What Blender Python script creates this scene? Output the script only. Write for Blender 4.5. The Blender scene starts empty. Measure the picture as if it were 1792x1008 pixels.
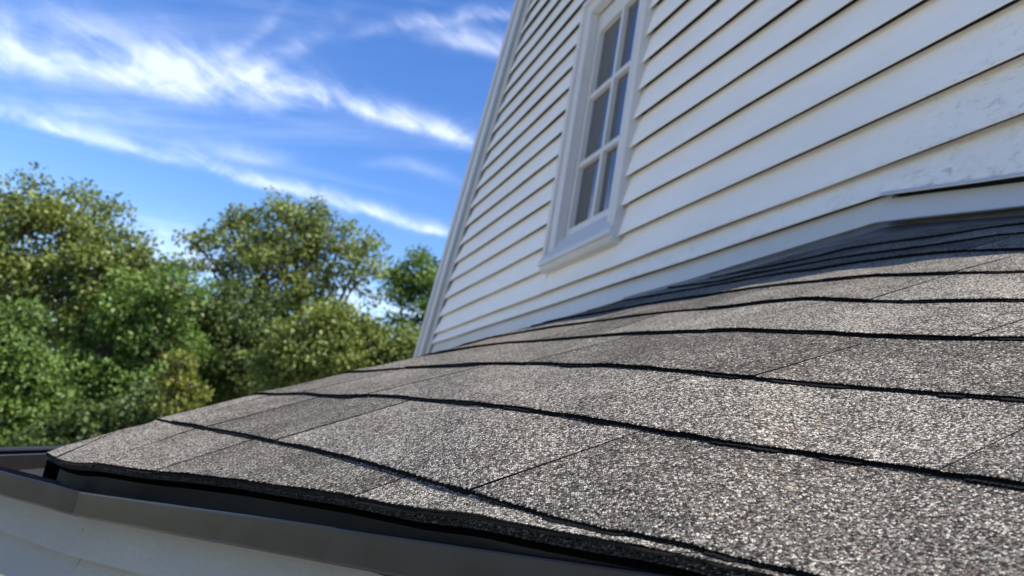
import bpy, math, random
import numpy as np
from mathutils import Matrix, Vector

random.seed(7)
RNG = np.random.default_rng(7)
scene = bpy.context.scene
COL = scene.collection

# =====================================================================
# CAMERA (pixel numbers below refer to the 1792 x 1008 photograph)
# =====================================================================
FPX, CX, CY = 1380.0, 896.0, 504.0
H_SLOPE, H_MID = 0.17098, 798.48          # the horizon line of the photograph
CAM_Z = 3.05
_n = np.array([-H_SLOPE, 1.0, -(H_MID - CY) / FPX])
UPC = -_n / np.linalg.norm(_n)
_z = np.array([0, 0, 1.0])
YWC = _z - (_z @ UPC) * UPC
YWC /= np.linalg.norm(YWC)
XWC = np.cross(YWC, UPC)
if XWC[0] < 0:
    XWC = -XWC
C2W = np.array([XWC, YWC, UPC])           # camera vector (x right, y down, z forward) -> world
CAM = np.array([0, 0, CAM_Z])

cam_d = bpy.data.cameras.new("camera")
cam = bpy.data.objects.new("camera", cam_d)
COL.objects.link(cam)
rx = C2W @ np.array([1, 0, 0]); ry = C2W @ np.array([0, -1, 0]); rz = C2W @ np.array([0, 0, -1])
M = Matrix(((rx[0], ry[0], rz[0], 0), (rx[1], ry[1], rz[1], 0), (rx[2], ry[2], rz[2], CAM_Z), (0, 0, 0, 1)))
cam.matrix_world = M
cam_d.sensor_width = 36.0
cam_d.lens = 36.0 * FPX / 1792.0
cam_d.clip_start = 0.02
cam_d.clip_end = 2000
cam_d.dof.use_dof = True
cam_d.dof.focus_distance = 0.64
cam_d.dof.aperture_fstop = 10.0
scene.camera = cam

# =====================================================================
# SKY, SUN, EXPOSURE
# =====================================================================
SUN_EL, SUN_AZ = math.radians(55), math.radians(122.0)   # azimuth from +Y towards +X
sun_dir = Vector((math.sin(SUN_AZ) * math.cos(SUN_EL), math.cos(SUN_AZ) * math.cos(SUN_EL), math.sin(SUN_EL)))
sun_d = bpy.data.lights.new("sun", 'SUN')
sun_d.energy = 3.0
sun_d.angle = math.radians(0.55)
sun_d.color = (1.0, 0.935, 0.835)
sun = bpy.data.objects.new("sun", sun_d)
COL.objects.link(sun)
sun.location = (6, -6, 12)
sun.rotation_euler = sun_dir.to_track_quat('Z', 'Y').to_euler()

scene.view_settings.view_transform = 'Standard'
scene.view_settings.look = 'None'
scene.view_settings.gamma = 1
scene.view_settings.use_curve_mapping = False
scene.view_settings.exposure = 1.72


class NT:
    """small helper for building node trees"""
    def __init__(self, tree):
        self.t = tree
        self.n = tree.nodes
        self.l = tree.links

    def node(self, typ, **kw):
        nd = self.n.new(typ)
        for k, v in kw.items():
            if k.startswith('in_'):
                nd.inputs[k[3:].replace('_', ' ')].default_value = v
            else:
                setattr(nd, k, v)
        return nd

    def put(self, sock, v):
        if isinstance(v, bpy.types.NodeSocket):
            self.l.new(v, sock)
        else:
            sock.default_value = v

    def m(self, op, a, b=None, c=None, clamp=False):
        nd = self.n.new('ShaderNodeMath'); nd.operation = op; nd.use_clamp = clamp
        self.put(nd.inputs[0], a)
        if b is not None: self.put(nd.inputs[1], b)
        if c is not None: self.put(nd.inputs[2], c)
        return nd.outputs[0]

    def dot(self, v, c):
        nd = self.n.new('ShaderNodeVectorMath'); nd.operation = 'DOT_PRODUCT'
        self.put(nd.inputs[0], v); nd.inputs[1].default_value = tuple(c)
        return nd.outputs['Value']

    def vm(self, op, a, b):
        nd = self.n.new('ShaderNodeVectorMath'); nd.operation = op
        self.put(nd.inputs[0], a); self.put(nd.inputs[1], b)
        return nd.outputs[0]

    def xyz(self, x, y, z=0.0):
        nd = self.n.new('ShaderNodeCombineXYZ')
        self.put(nd.inputs[0], x); self.put(nd.inputs[1], y); self.put(nd.inputs[2], z)
        return nd.outputs[0]

    def noise(self, vec, scale, detail=4, rough=.55, dist=0.0, out='Fac'):
        nd = self.n.new('ShaderNodeTexNoise')
        if vec is not None: self.l.new(vec, nd.inputs['Vector'])
        nd.inputs['Scale'].default_value = scale; nd.inputs['Detail'].default_value = detail
        nd.inputs['Roughness'].default_value = rough; nd.inputs['Distortion'].default_value = dist
        return nd.outputs[out]

    def ramp(self, fac, stops, interp='LINEAR'):
        nd = self.n.new('ShaderNodeValToRGB'); nd.color_ramp.interpolation = interp
        e = nd.color_ramp.elements
        while len(e) < len(stops): e.new(0.5)
        for i, (p, c) in enumerate(stops):
            e[i].position = p
            e[i].color = (c, c, c, 1) if isinstance(c, (int, float)) else (*c, 1)
        self.put(nd.inputs[0], fac)
        return nd.outputs[0]

    def mix(self, fac, a, b, blend='MIX'):
        nd = self.n.new('ShaderNodeMix'); nd.data_type = 'RGBA'; nd.blend_type = blend
        self.put(nd.inputs[0], fac)
        for s, v in ((nd.inputs[6], a), (nd.inputs[7], b)):
            if isinstance(v, bpy.types.NodeSocket): self.l.new(v, s)
            else: s.default_value = (*v, 1)
        return nd.outputs[2]

    def smooth(self, v, lo, hi):
        nd = self.n.new('ShaderNodeMapRange'); nd.interpolation_type = 'SMOOTHSTEP'
        self.put(nd.inputs[0], v)
        nd.inputs[1].default_value = lo; nd.inputs[2].default_value = hi
        nd.inputs[3].default_value = 0; nd.inputs[4].default_value = 1
        return nd.outputs[0]


def world_dir(x, y):
    d = C2W @ np.array([(x - CX) / FPX, (y - CY) / FPX, 1.0])
    return d / np.linalg.norm(d)


world = bpy.data.worlds.new("World")
scene.world = world
world.use_nodes = True
w = NT(world.node_tree)
w.n.clear()
sky = w.node('ShaderNodeTexSky', sky_type='NISHITA')
sky.sun_disc = False
sky.sun_elevation = SUN_EL
sky.sun_rotation = SUN_AZ
sky.altitude = 100
sky.air_density = 1.0
sky.dust_density = 0.15
sky.ozone_density = 2.5
hsv = w.node('ShaderNodeHueSaturation')
hsv.inputs['Saturation'].default_value = 1.28
hsv.inputs['Hue'].default_value = 0.513
hsv.inputs['Value'].default_value = 0.45
w.l.new(sky.outputs[0], hsv.inputs['Color'])
tc = w.node('ShaderNodeTexCoord').outputs['Generated']
# a tangent frame fixed on the sky where the cirrus is
e3 = world_dir(430, 210); e1 = np.cross(e3, [0, 0, 1.0]); e1 /= np.linalg.norm(e1); e2 = np.cross(e1, e3)


def sky_uv(x, y):
    d = world_dir(x, y)
    return (d @ e1) / (d @ e3), (d @ e2) / (d @ e3)


den = w.m('MAXIMUM', w.dot(tc, e3), 0.12)
u0 = w.m('DIVIDE', w.dot(tc, e1), den)
v0 = w.m('DIVIDE', w.dot(tc, e2), den)
base = w.xyz(u0, v0)
wa = w.noise(base, 5.0, 5, .6, 0.0, 'Color')
warp = w.vm('SUBTRACT', wa, (0.5, 0.5, 0.5))
wu = w.m('MULTIPLY', w.dot(warp, (1, 0, 0)), 0.055)
wv = w.m('MULTIPLY', w.dot(warp, (0, 1, 0)), 0.055)
u = w.m('ADD', u0, wu)
v = w.m('ADD', v0, wv)


def streak(px, width, amp, soft=0.06, up=1.0):
    """a streak of cirrus along a parabola through three photo points; up widens its upper side"""
    P = [sky_uv(*p) for p in px]
    A = np.array([[q[0] ** 2, q[0], 1] for q in P]); b = np.array([q[1] for q in P])
    k = np.linalg.solve(A, b)
    ua, ub = P[0][0], P[-1][0]
    cen = w.m('ADD', w.m('MULTIPLY', w.m('ADD', w.m('MULTIPLY', u, float(k[0])), float(k[1])), u), float(k[2]))
    d = w.m('SUBTRACT', v, cen)
    dn = w.m('DIVIDE', w.m('MAXIMUM', d, 0.0), width * up)
    dp = w.m('DIVIDE', w.m('MAXIMUM', w.m('MULTIPLY', d, -1.0), 0.0), width)
    q = w.m('ADD', dn, dp)
    g = w.m('POWER', 2.7183, w.m('MULTIPLY', w.m('MULTIPLY', q, q), -1.0))
    ends = w.m('MULTIPLY', w.smooth(u, ua - soft, ua + soft), w.m('SUBTRACT', 1.0, w.smooth(u, ub - soft, ub + soft)))
    return w.m('MULTIPLY', w.m('MULTIPLY', g, ends), amp)


st = [streak([(-260, 70), (130, 108), (500, 150)], .019, .78, .1, 1.7),
      streak([(-200, 20), (60, 60), (260, 95)], .030, .35, .1, 1.3),
      streak([(300, 105), (400, 125), (560, 62)], .012, .45, .05, 1.6),
      streak([(200, 98), (300, 118), (470, 40)], .010, .40, .05, 1.6),
      streak([(440, 138), (620, 185), (845, 246)], .010, 1.1, .04, 1.7),
      streak([(180, 128), (330, 160), (560, 180)], .010, .42, .06, 1.5),
      streak([(-260, 115), (290, 275), (800, 412)], .0055, 1.0, .03, 1.9),
      streak([(40, 172), (160, 196), (260, 204)], .006, .35, .05, 1.5),
      streak([(640, 55), (800, 38), (1100, 30)], .007, .50, .06, 1.6),
      streak([(770, 66), (880, 92), (1100, 130)], .010, .80, .05, 1.6),
      streak([(240, 245), (330, 265), (500, 280)], .008, .40, .05, 2.0),
      streak([(100, 385), (280, 430), (420, 470)], .018, .75, .06, 1.4),
      streak([(560, 505), (690, 545), (800, 560)], .018, .8, .05, 1.4),
      streak([(660, 290), (720, 292), (800, 320)], .007, .28, .04, 1.4)]
tot = st[0]
for s_ in st[1:]:
    tot = w.m('ADD', tot, s_)
# wind-combed fibres
fib = w.noise(w.xyz(w.m('ADD', w.m('MULTIPLY', u, 4.0), w.m('MULTIPLY', v, 2.2)),
                    w.m('SUBTRACT', w.m('MULTIPLY', v, 15.0), w.m('MULTIPLY', u, -4.4))), 1.6, 7, .62, .5)
fine = w.noise(base, 9.0, 7, .62, 1.2)
fibm = w.m('ADD', 0.08, w.m('MULTIPLY', w.m('ADD', w.smooth(fib, .36, .66), w.smooth(fine, .34, .72)), 0.62))
# thin high veil all round the sky
sep = w.node('ShaderNodeSeparateXYZ'); w.l.new(tc, sep.inputs[0])
zz = w.m('MAXIMUM', sep.outputs[2], 0.06)
plane = w.xyz(w.m('DIVIDE', sep.outputs[0], zz), w.m('DIVIDE', sep.outputs[1], zz))
mp = w.node('ShaderNodeMapping'); w.l.new(plane, mp.inputs[0])
mp.inputs['Rotation'].default_value = (0, 0, .35); mp.inputs['Scale'].default_value = (.22, 1.1, 1)
veil = w.m('MULTIPLY', w.smooth(w.noise(mp.outputs[0], 1.3, 7, .6, .8), .50, .84), .42)
dens = w.m('ADD', w.m('MULTIPLY', tot, fibm), veil, clamp=True)
dens = w.m('MULTIPLY', dens, .48)
cl = w.mix(dens, hsv.outputs[0], (3.5, 3.65, 3.95))
bg = w.node('ShaderNodeBackground')
bg.inputs['Strength'].default_value = 0.15
w.l.new(cl, bg.inputs['Color'])
wo = w.node('ShaderNodeOutputWorld')
w.l.new(bg.outputs[0], wo.inputs['Surface'])

# =====================================================================
# GEOMETRY OF THE PLACE: pixel -> point on the wall / the roof
# =====================================================================
S_INV = 0.0029                                # inverse depth per pixel on the roof plane


def van(x):
    return 253.44 - 0.15412 * (x - 896.0)     # vanishing line of the front roof plane


def pc(x, y, d):
    """point at camera depth d on the ray of a pixel, in world coordinates"""
    return CAM + C2W @ (np.array([(x - CX) / FPX, (y - CY) / FPX, 1.0]) * d)


def hdepth(x, y, h):
    r = C2W @ np.array([(x - CX) / FPX, (y - CY) / FPX, 1.0])
    return h / r[2]


# roof: one plane on the right that rounds over a soft hip into the facet on the left.
CTRL = np.array([
    (80, 794, .77), (186, 760, .77), (274, 830, .79), (430, 848, .84), (600, 873, .90), (800, 900, .96), (1050, 948, 1.0), (1300, 990, 1.0),
    (273, 735, .75), (469, 773, .82), (600, 802, .88), (750, 845, .95), (1000, 916, 1.0), (1377, 1004, 1.0), (1792, 1108, 1.0),
    (433, 694, .67), (611, 696, .82), (806, 706, .97), (1000, 734, 1.0), (1400, 798, 1.0), (1792, 855, 1.0),
    (588, 657, .61), (700, 645, .74), (832, 639, .89), (1000, 642, .98), (1400, 673, 1.0), (1792, 703, 1.0),
    (728, 625, .58), (859, 605, .73), (1000, 594, .84), (1168, 584.5, .94), (1300, 581, .99), (1511, 591, 1.0), (1792, 596, 1.0),
    (854, 592, .60), (967, 574, .69), (1123, 552.6, .82), (1257, 541, .91), (1392, 526, .98), (1600, 531, 1.0), (1792, 529, 1.0),
    (931, 571, .56), (1056, 548, .66), (1179, 526, .77), (1300, 508, .87), (1463, 493, .95), (1792, 478, 1.0),
    (1027, 545, .55), (1168, 514.7, .68), (1300, 492, .78), (1487, 463, .91), (1630, 445, .97), (1792, 439, 1.0),
    (1317, 480, .71), (1500, 451, .83), (1606, 435, .89), (1792, 410, .98),
    (1300, 476, .66), (1500, 439, .77), (1630, 417, .85), (1792, 393, .94),
    (1168, 505, .58), (1242, 487, .57), (1401, 444, .68), (1511, 419, .76), (1606, 402.6, .82), (1792, 386, .88),
    (2300, 1230, 1.0), (2300, 900, 1.0), (2300, 600, 1.0), (2300, 480, .97), (2300, 330, .88)])


def _phi(r):
    return np.where(r > 0, r * r * np.log(np.maximum(r, 1e-9)), 0.0)


_X = CTRL[:, :2] / 500.0
_K = _phi(np.linalg.norm(_X[:, None] - _X[None], axis=2)) + np.eye(len(_X)) * 0.02
_Pm = np.c_[np.ones(len(_X)), _X]
_A = np.block([[_K, _Pm], [_Pm.T, np.zeros((3, 3))]])
_W = np.linalg.solve(_A, np.r_[CTRL[:, 2], 0, 0, 0])


def roof_q(x, y):
    p = np.stack([np.asarray(x, float), np.asarray(y, float)], -1) / 500.0
    r = np.linalg.norm(p[..., None, :] - _X, axis=-1)
    q = _phi(r) @ _W[:-3] + _W[-3] + p @ _W[-2:]
    return np.clip(q, .45, 1.04)


def roof(x, y):
    """points of the roof surface seen at photo pixels (arrays)"""
    x = np.asarray(x, float); y = np.asarray(y, float)
    wv_ = S_INV * np.maximum(y - van(x), 60) * roof_q(x, y)
    d = 1.0 / wv_
    v_ = np.stack([(x - CX) / FPX * d, (y - CY) / FPX * d, d], -1)
    return CAM + v_ @ C2W.T


def roof_normal(x, y):
    a = roof(x - 4, y); b = roof(x + 4, y); c = roof(x, y - 3); d = roof(x, y + 3)
    n = np.cross(b - a, c - d)
    n /= np.linalg.norm(n, axis=-1, keepdims=True) + 1e-12
    return np.where(n[..., 2:3] < 0, -n, n)


# gable wall: a vertical plane
VX = 411.4
TD = -(C2W @ np.array([(VX - CX) / FPX, (H_MID + H_SLOPE * (VX - CX) - CY) / FPX, 1.0]))
TD[2] = 0
TD /= np.linalg.norm(TD)                       # along the wall, towards the camera
UP = np.array([0, 0, 1.0])
W0 = pc(1792, 384, 1.0 / (S_INV * 235))
NW = np.cross(TD, UP)
if NW @ (W0 - CAM) > 0:
    NW = -NW                                   # out of the wall, towards the camera side
HREF = CAM_Z                                   # heights h are measured from the camera


def wth(x, y, n=0.0):
    """photo pixel -> (t, h) on the wall plane moved out by n"""
    r = C2W @ np.array([(x - CX) / FPX, (y - CY) / FPX, 1.0])
    d = ((W0 - CAM) @ NW + n) / (r @ NW)
    P = CAM + r * d
    return float((P - W0) @ TD), float(P[2] - HREF)


def wp(t, h, n=0.0):
    return W0 + TD * t + NW * n + UP * (h + HREF - W0[2])


def noise1(x, seed=0, scale=1.0):
    x = np.asarray(x, float) * scale + seed * 17.13
    i = np.floor(x).astype(int); f = x - i
    f = f * f * (3 - 2 * f)
    r = lambda k: np.modf(np.sin(k * 127.1 + seed * 311.7) * 43758.5453)[0]
    return (r(i) * (1 - f) + r(i + 1) * f)


# =====================================================================
# MATERIALS
# =====================================================================
def mat(name):
    m_ = bpy.data.materials.new(name); m_.use_nodes = True
    t = NT(m_.node_tree); t.n.clear()
    out = t.node('ShaderNodeOutputMaterial')
    b = t.node('ShaderNodeBsdfPrincipled')
    t.l.new(b.outputs[0], out.inputs[0])
    pos = t.node('ShaderNodeNewGeometry').outputs['Position']
    return m_, t, b, pos


def make_granules(name, dark=1.0):
    m_, t, b, pos = mat(name)
    vor = t.node('ShaderNodeTexVoronoi', feature='F1'); t.l.new(pos, vor.inputs['Vector'])
    vor.inputs['Scale'].default_value = 740
    vor.inputs['Randomness'].default_value = 1.0
    vor2 = t.node('ShaderNodeTexVoronoi', feature='F1'); t.l.new(pos, vor2.inputs['Vector'])
    vor2.inputs['Scale'].default_value = 560
    cs = t.node('ShaderNodeSeparateColor'); t.l.new(vor.outputs['Color'], cs.inputs[0])
    cs2 = t.node('ShaderNodeSeparateColor'); t.l.new(vor2.outputs['Color'], cs2.inputs[0])
    info = t.node('ShaderNodeObjectInfo').outputs['Random']
    big = t.noise(pos, 9.0, 4, .6, .4)
    med = t.noise(pos, 42.0, 3, .6)
    # blend of pale and dark granules drifts over the shingle and from shingle to shingle
    shift = t.m('ADD', t.m('MULTIPLY', t.m('SUBTRACT', big, .5), .95), t.m('MULTIPLY', t.m('SUBTRACT', med, .5), .35))
    shift = t.m('ADD', shift, t.m('MULTIPLY', t.m('SUBTRACT', info, .5), .40))
    f = t.m('ADD', t.m('ADD', cs.outputs[0], .04), t.m('MULTIPLY', shift, .48), clamp=True)
    col = t.ramp(f, [(0.0, (.012, .0112, .0105)), (.22, (.024, .0225, .0205)), (.45, (.060, .0545, .0475)),
                     (.68, (.118, .108, .094)), (.86, (.205, .189, .165)), (1.0, (.45, .42, .365))])
    # a few coarse warm granules
    warm = t.m('GREATER_THAN', cs2.outputs[1], .955)
    wc = t.ramp(cs2.outputs[2], [(0, (.19, .085, .06)), (.5, (.30, .19, .11)), (1, (.42, .36, .25))])
    col = t.mix(t.m('MULTIPLY', warm, .42), col, wc)
    pale = t.m('GREATER_THAN', cs2.outputs[0], .982)
    col = t.mix(t.m('MULTIPLY', pale, .8), col, (.50, .48, .42))
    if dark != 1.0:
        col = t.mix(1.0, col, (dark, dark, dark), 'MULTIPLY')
    t.l.new(col, b.inputs['Base Color'])
    b.inputs['Roughness'].default_value = .95
    b.inputs['Specular IOR Level'].default_value = .08
    hgt = t.m('ADD', t.m('MULTIPLY', t.m('SUBTRACT', 1.0, vor.outputs['Distance']), 1.0),
              t.m('MULTIPLY', cs.outputs[1], .55))
    bump = t.node('ShaderNodeBump'); bump.inputs['Strength'].default_value = .9
    bump.inputs['Distance'].default_value = .0011
    t.l.new(hgt, bump.inputs['Height'])
    t.l.new(bump.outputs[0], b.inputs['Normal'])
    return m_


M_GRAN = make_granules("shingle_granules")
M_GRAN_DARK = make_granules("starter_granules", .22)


def simple(name, col, rough=.6, spec=.4, metal=0.0, var=.0, vscale=8.0, bump=0.0, bscale=60.0):
    m_, t, b, pos = mat(name)
    if var:
        n = t.noise(pos, vscale, 5, .6)
        c2 = tuple(max(0, c * (1 - var)) for c in col); c1 = tuple(min(1, c * (1 + var)) for c in col)
        t.l.new(t.ramp(n, [(.3, c2), (.7, c1)]), b.inputs['Base Color'])
    else:
        b.inputs['Base Color'].default_value = (*col, 1)
    b.inputs['Roughness'].default_value = rough
    b.inputs['Specular IOR Level'].default_value = spec
    b.inputs['Metallic'].default_value = metal
    if bump:
        bn = t.node('ShaderNodeBump'); bn.inputs['Strength'].default_value = bump; bn.inputs['Distance'].default_value = .002
        t.l.new(t.noise(pos, bscale, 5, .6), bn.inputs['Height']); t.l.new(bn.outputs[0], b.inputs['Normal'])
    return m_


M_ASPH = simple("asphalt_edge", (.006, .006, .0065), .85, .12, 0, .5, 300, .8, 500)
M_PAPER = simple("dark_underlayment", (.022, .022, .024), .85, .2, 0, .3, 20)


def make_siding(name, col, stain):
    m_, t, b, pos = mat(name)
    info = t.node('ShaderNodeObjectInfo').outputs['Random']
    along = t.dot(pos, TD)
    z = t.dot(pos, UP)
    n1 = t.noise(t.xyz(t.m('MULTIPLY', along, 2.2), t.m('MULTIPLY', z, 9.0)), 1.0, 6, .6, .3)
    base_c = t.mix(t.smooth(n1, .3, .72), tuple(c * .93 for c in col), col)
    base_c = t.mix(t.m('MULTIPLY', info, .10), base_c, tuple(c * .82 for c in col))
    # mildew and dirt: heavy at the near, low end of the wall
    near = t.smooth(t.m('SUBTRACT', t.m('SUBTRACT', along, float(W0 @ TD) - .95), t.m('MULTIPLY', t.m('SUBTRACT', z, CAM_Z + .62), 1.5)), 0.0, 1.25)
    spots = t.noise(t.xyz(t.m('ADD', t.m('MULTIPLY', along, 30), t.m('MULTIPLY', z, 26)), t.m('MULTIPLY', z, 75), t.m('MULTIPLY', along, 3)), 1.0, 8, .72, .6)
    gate = t.noise(pos, 7.0, 4, .6)
    sp = t.m('MULTIPLY', t.smooth(spots, .52, .66), t.smooth(gate, .32, .60))
    sp = t.m('MULTIPLY', sp, t.m('ADD', .05, t.m('MULTIPLY', near, stain * 1.0)), clamp=True)
    c1 = t.mix(sp, base_c, (.16, .165, .13))
    # streaky green-grey film above the lower trim, patchy
    film = t.m('MULTIPLY', t.smooth(t.noise(pos, 26, 6, .7, .5), .48, .72), t.m('SUBTRACT', 1.0, t.smooth(z, CAM_Z + .60, CAM_Z + .86)))
    c1 = t.mix(t.m('MULTIPLY', film, .62 * stain), c1, (.30, .285, .21))
    t.l.new(c1, b.inputs['Base Color'])
    b.inputs['Roughness'].default_value = .48
    b.inputs['Specular IOR Level'].default_value = .4
    bn = t.node('ShaderNodeBump'); bn.inputs['Strength'].default_value = .28; bn.inputs['Distance'].default_value = .0012
    t.l.new(t.m('ADD', t.noise(t.xyz(t.m('MULTIPLY', along, 14), t.m('MULTIPLY', z, 120)), 1.0, 5, .6), t.m('MULTIPLY', t.noise(pos, 5, 3), 2.0)), bn.inputs['Height'])
    t.l.new(bn.outputs[0], b.inputs['Normal'])
    return m_


M_SIDING = make_siding("white_clapboard_paint", (.835, .79, .73), 1.0)
M_TRIM = simple("white_trim_paint", (.54, .53, .515), .45, .4, 0, .05, 3.0, .15, 30)
M_TRIM_GREY = simple("weathered_trim_paint", (.52, .565, .55), .5, .4, 0, .10, 5.0, .2, 30)
M_FLASH = simple("white_aluminium_flashing", (.50, .495, .49), .34, .5, 0, .05, 4.0, .10, 9)
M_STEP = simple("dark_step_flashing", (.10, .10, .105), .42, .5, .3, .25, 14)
M_LOWSIDE = simple("grey_fibre_siding", (.20, .207, .195), .55, .35, 0, .06, 9.0, .25, 160)


def make_gutter():
    m_, t, b, pos = mat("brown_gutter_paint")
    n = t.noise(pos, 22, 6, .65, .4)
    c = t.mix(t.smooth(n, .35, .75), (.013, .0112, .0125), (.018, .0155, .017))
    scr = t.noise(pos, 160, 6, .75, 1.5)
    c = t.mix(t.m('MULTIPLY', t.smooth(scr, .66, .76), .22), c, (.24, .23, .22))
    t.l.new(c, b.inputs['Base Color'])
    b.inputs['Roughness'].default_value = .33
    t.l.new(t.m('ADD', .22, t.m('MULTIPLY', n, .2)), b.inputs['Roughness'])
    b.inputs['Specular IOR Level'].default_value = .3
    bn = t.node('ShaderNodeBump'); bn.inputs['Strength'].default_value = .12; bn.inputs['Distance'].default_value = .002
    t.l.new(t.noise(pos, 30, 3), bn.inputs['Height']); t.l.new(bn.outputs[0], b.inputs['Normal'])
    return m_


M_GUT = make_gutter()


def make_glass():
    """double-glazed pane in front of a dark room: strong reflection, faint dark body"""
    m_ = bpy.data.materials.new("window_glass"); m_.use_nodes = True
    t = NT(m_.node_tree); t.n.clear()
    out = t.node('ShaderNodeOutputMaterial')
    pos = t.node('ShaderNodeNewGeometry').outputs['Position']
    d = t.node('ShaderNodeBsdfDiffuse'); d.inputs[0].default_value = (.05, .053, .055, 1)
    g = t.node('ShaderNodeBsdfGlossy'); g.inputs['Roughness'].default_value = .02
    fr = t.node('ShaderNodeFresnel'); fr.inputs[0].default_value = 2.6
    bn = t.node('ShaderNodeBump'); bn.inputs['Strength'].default_value = .06; bn.inputs['Distance'].default_value = .01
    t.l.new(t.noise(pos, 4, 2), bn.inputs['Height']); t.l.new(bn.outputs[0], g.inputs['Normal'])
    mx = t.node('ShaderNodeMixShader')
    t.l.new(fr.outputs[0], mx.inputs[0]); t.l.new(d.outputs[0], mx.inputs[1]); t.l.new(g.outputs[0], mx.inputs[2])
    t.l.new(mx.outputs[0], out.inputs[0])
    return m_


M_GLASS = make_glass()
M_CURTAIN = simple("pale_curtain", (.45, .45, .43), .9, .1, 0, .15, 12)


def make_leaf(name, dark, light, yellow=(.16, .15, .02)):
    m_ = bpy.data.materials.new(name); m_.use_nodes = True
    t = NT(m_.node_tree); t.n.clear()
    out = t.node('ShaderNodeOutputMaterial')
    at = t.node('ShaderNodeAttribute', attribute_name='tint').outputs['Fac']
    c = t.ramp(at, [(0, dark), (.6, light), (.93, tuple(a * 1.35 for a in light)), (1, yellow)])
    b = t.node('ShaderNodeBsdfPrincipled')
    t.l.new(c, b.inputs['Base Color']); b.inputs['Roughness'].default_value = .5
    b.inputs['Specular IOR Level'].default_value = .35
    tr = t.node('ShaderNodeBsdfTranslucent')
    t.l.new(t.mix(1.0, c, (1.0, 1.0, .45), 'MULTIPLY'), tr.inputs[0])
    mx = t.node('ShaderNodeMixShader'); mx.inputs[0].default_value = .38
    t.l.new(b.outputs[0], mx.inputs[1]); t.l.new(tr.outputs[0], mx.inputs[2])
    t.l.new(mx.outputs[0], out.inputs[0])
    return m_


M_LEAF_OLIVE = make_leaf("olive_leaves", (.090, .124, .032), (.182, .226, .062))
M_LEAF_GREEN = make_leaf("green_leaves", (.062, .110, .027), (.132, .212, .050))
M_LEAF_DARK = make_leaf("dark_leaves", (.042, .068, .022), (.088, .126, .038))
M_LEAF_YELLOW = make_leaf("yellowing_leaves", (.085, .115, .022), (.17, .185, .034))
M_BARK = simple("bark", (.09, .075, .06), .9, .2, 0, .35, 14, .6, 30)


def make_lawn():
    m_, t, b, pos = mat("lawn_grass")
    n = t.noise(pos, 1.4, 6, .65)
    n2 = t.noise(pos, 40, 4, .7)
    c = t.mix(n, (.085, .10, .038), (.13, .135, .055))
    c = t.mix(t.m('MULTIPLY', n2, .5), c, (.14, .135, .06))
    t.l.new(c, b.inputs['Base Color']); b.inputs['Roughness'].default_value = .9
    bn = t.node('ShaderNodeBump'); bn.inputs['Strength'].default_value = .6
    t.l.new(n2, bn.inputs['Height']); t.l.new(bn.outputs[0], b.inputs['Normal'])
    return m_


M_LAWN = make_lawn()


# =====================================================================
# OBJECT HELPERS
# =====================================================================
def mesh(name, verts, faces, mats, parent=None, fmat=None, smooth=False):
    me = bpy.data.meshes.new(name)
    me.from_pydata([tuple(map(float, p)) for p in verts], [], faces)
    for mm in (mats if isinstance(mats, (list, tuple)) else [mats]):
        me.materials.append(mm)
    if fmat is not None:
        me.polygons.foreach_set('material_index', np.asarray(fmat, dtype=np.int32))
    if smooth:
        me.polygons.foreach_set('use_smooth', np.ones(len(me.polygons), dtype=bool))
    me.update()
    o = bpy.data.objects.new(name, me)
    COL.objects.link(o)
    if parent is not None:
        o.parent = parent
        o.matrix_parent_inverse = parent.matrix_world.inverted()
    return o


def empty(name, loc, parent=None):
    o = bpy.data.objects.new(name, None)
    COL.objects.link(o)
    o.location = tuple(map(float, loc))
    o.empty_display_size = .1
    o.matrix_world = Matrix.Translation(Vector(tuple(map(float, loc))))
    if parent is not None:
        o.parent = parent
        o.matrix_parent_inverse = parent.matrix_world.inverted()
    return o


def prism(name, sections, mats, parent=None, smooth=False):
    """closed sweep through equal-length loops of points"""
    k = len(sections[0]); V = []; F = []
    for s_ in sections: V += list(s_)
    for i in range(len(sections) - 1):
        for j in range(k):
            a = i * k + j; b_ = i * k + (j + 1) % k
            F.append((a, b_, b_ + k, a + k))
    F.append(tuple(range(k - 1, -1, -1)))
    F.append(tuple((len(sections) - 1) * k + j for j in range(k)))
    o = mesh(name, V, F, mats, parent, smooth=smooth)
    import bmesh
    bm = bmesh.new(); bm.from_mesh(o.data); bmesh.ops.recalc_face_normals(bm, faces=bm.faces); bm.to_mesh(o.data); bm.free()
    return o


def wbox(name, t0, t1, h0, h1, n0, n1, m_, parent):
    loop = lambda t: [wp(t, h0, n0), wp(t, h0, n1), wp(t, h1, n1), wp(t, h1, n0)]
    return prism(name, [loop(t0), loop(t1)], m_, parent)


# =====================================================================
# GROUND
# =====================================================================
G = 400.0
gv = []; gf = []
NG = 40
for j in range(NG + 1):
    for i in range(NG + 1):
        a = (i / NG * 2 - 1); b_ = (j / NG * 2 - 1)
        X = G * a * abs(a); Y = G * b_ * abs(b_)
        gv.append((X, Y, .10 * math.sin(X * .21) * math.cos(Y * .17)))
for j in range(NG):
    for i in range(NG):
        k = j * (NG + 1) + i
        gf.append((k, k + 1, k + NG + 2, k + NG + 1))
ground = mesh("ground", gv, gf, M_LAWN)
ground["kind"] = "structure"

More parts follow.
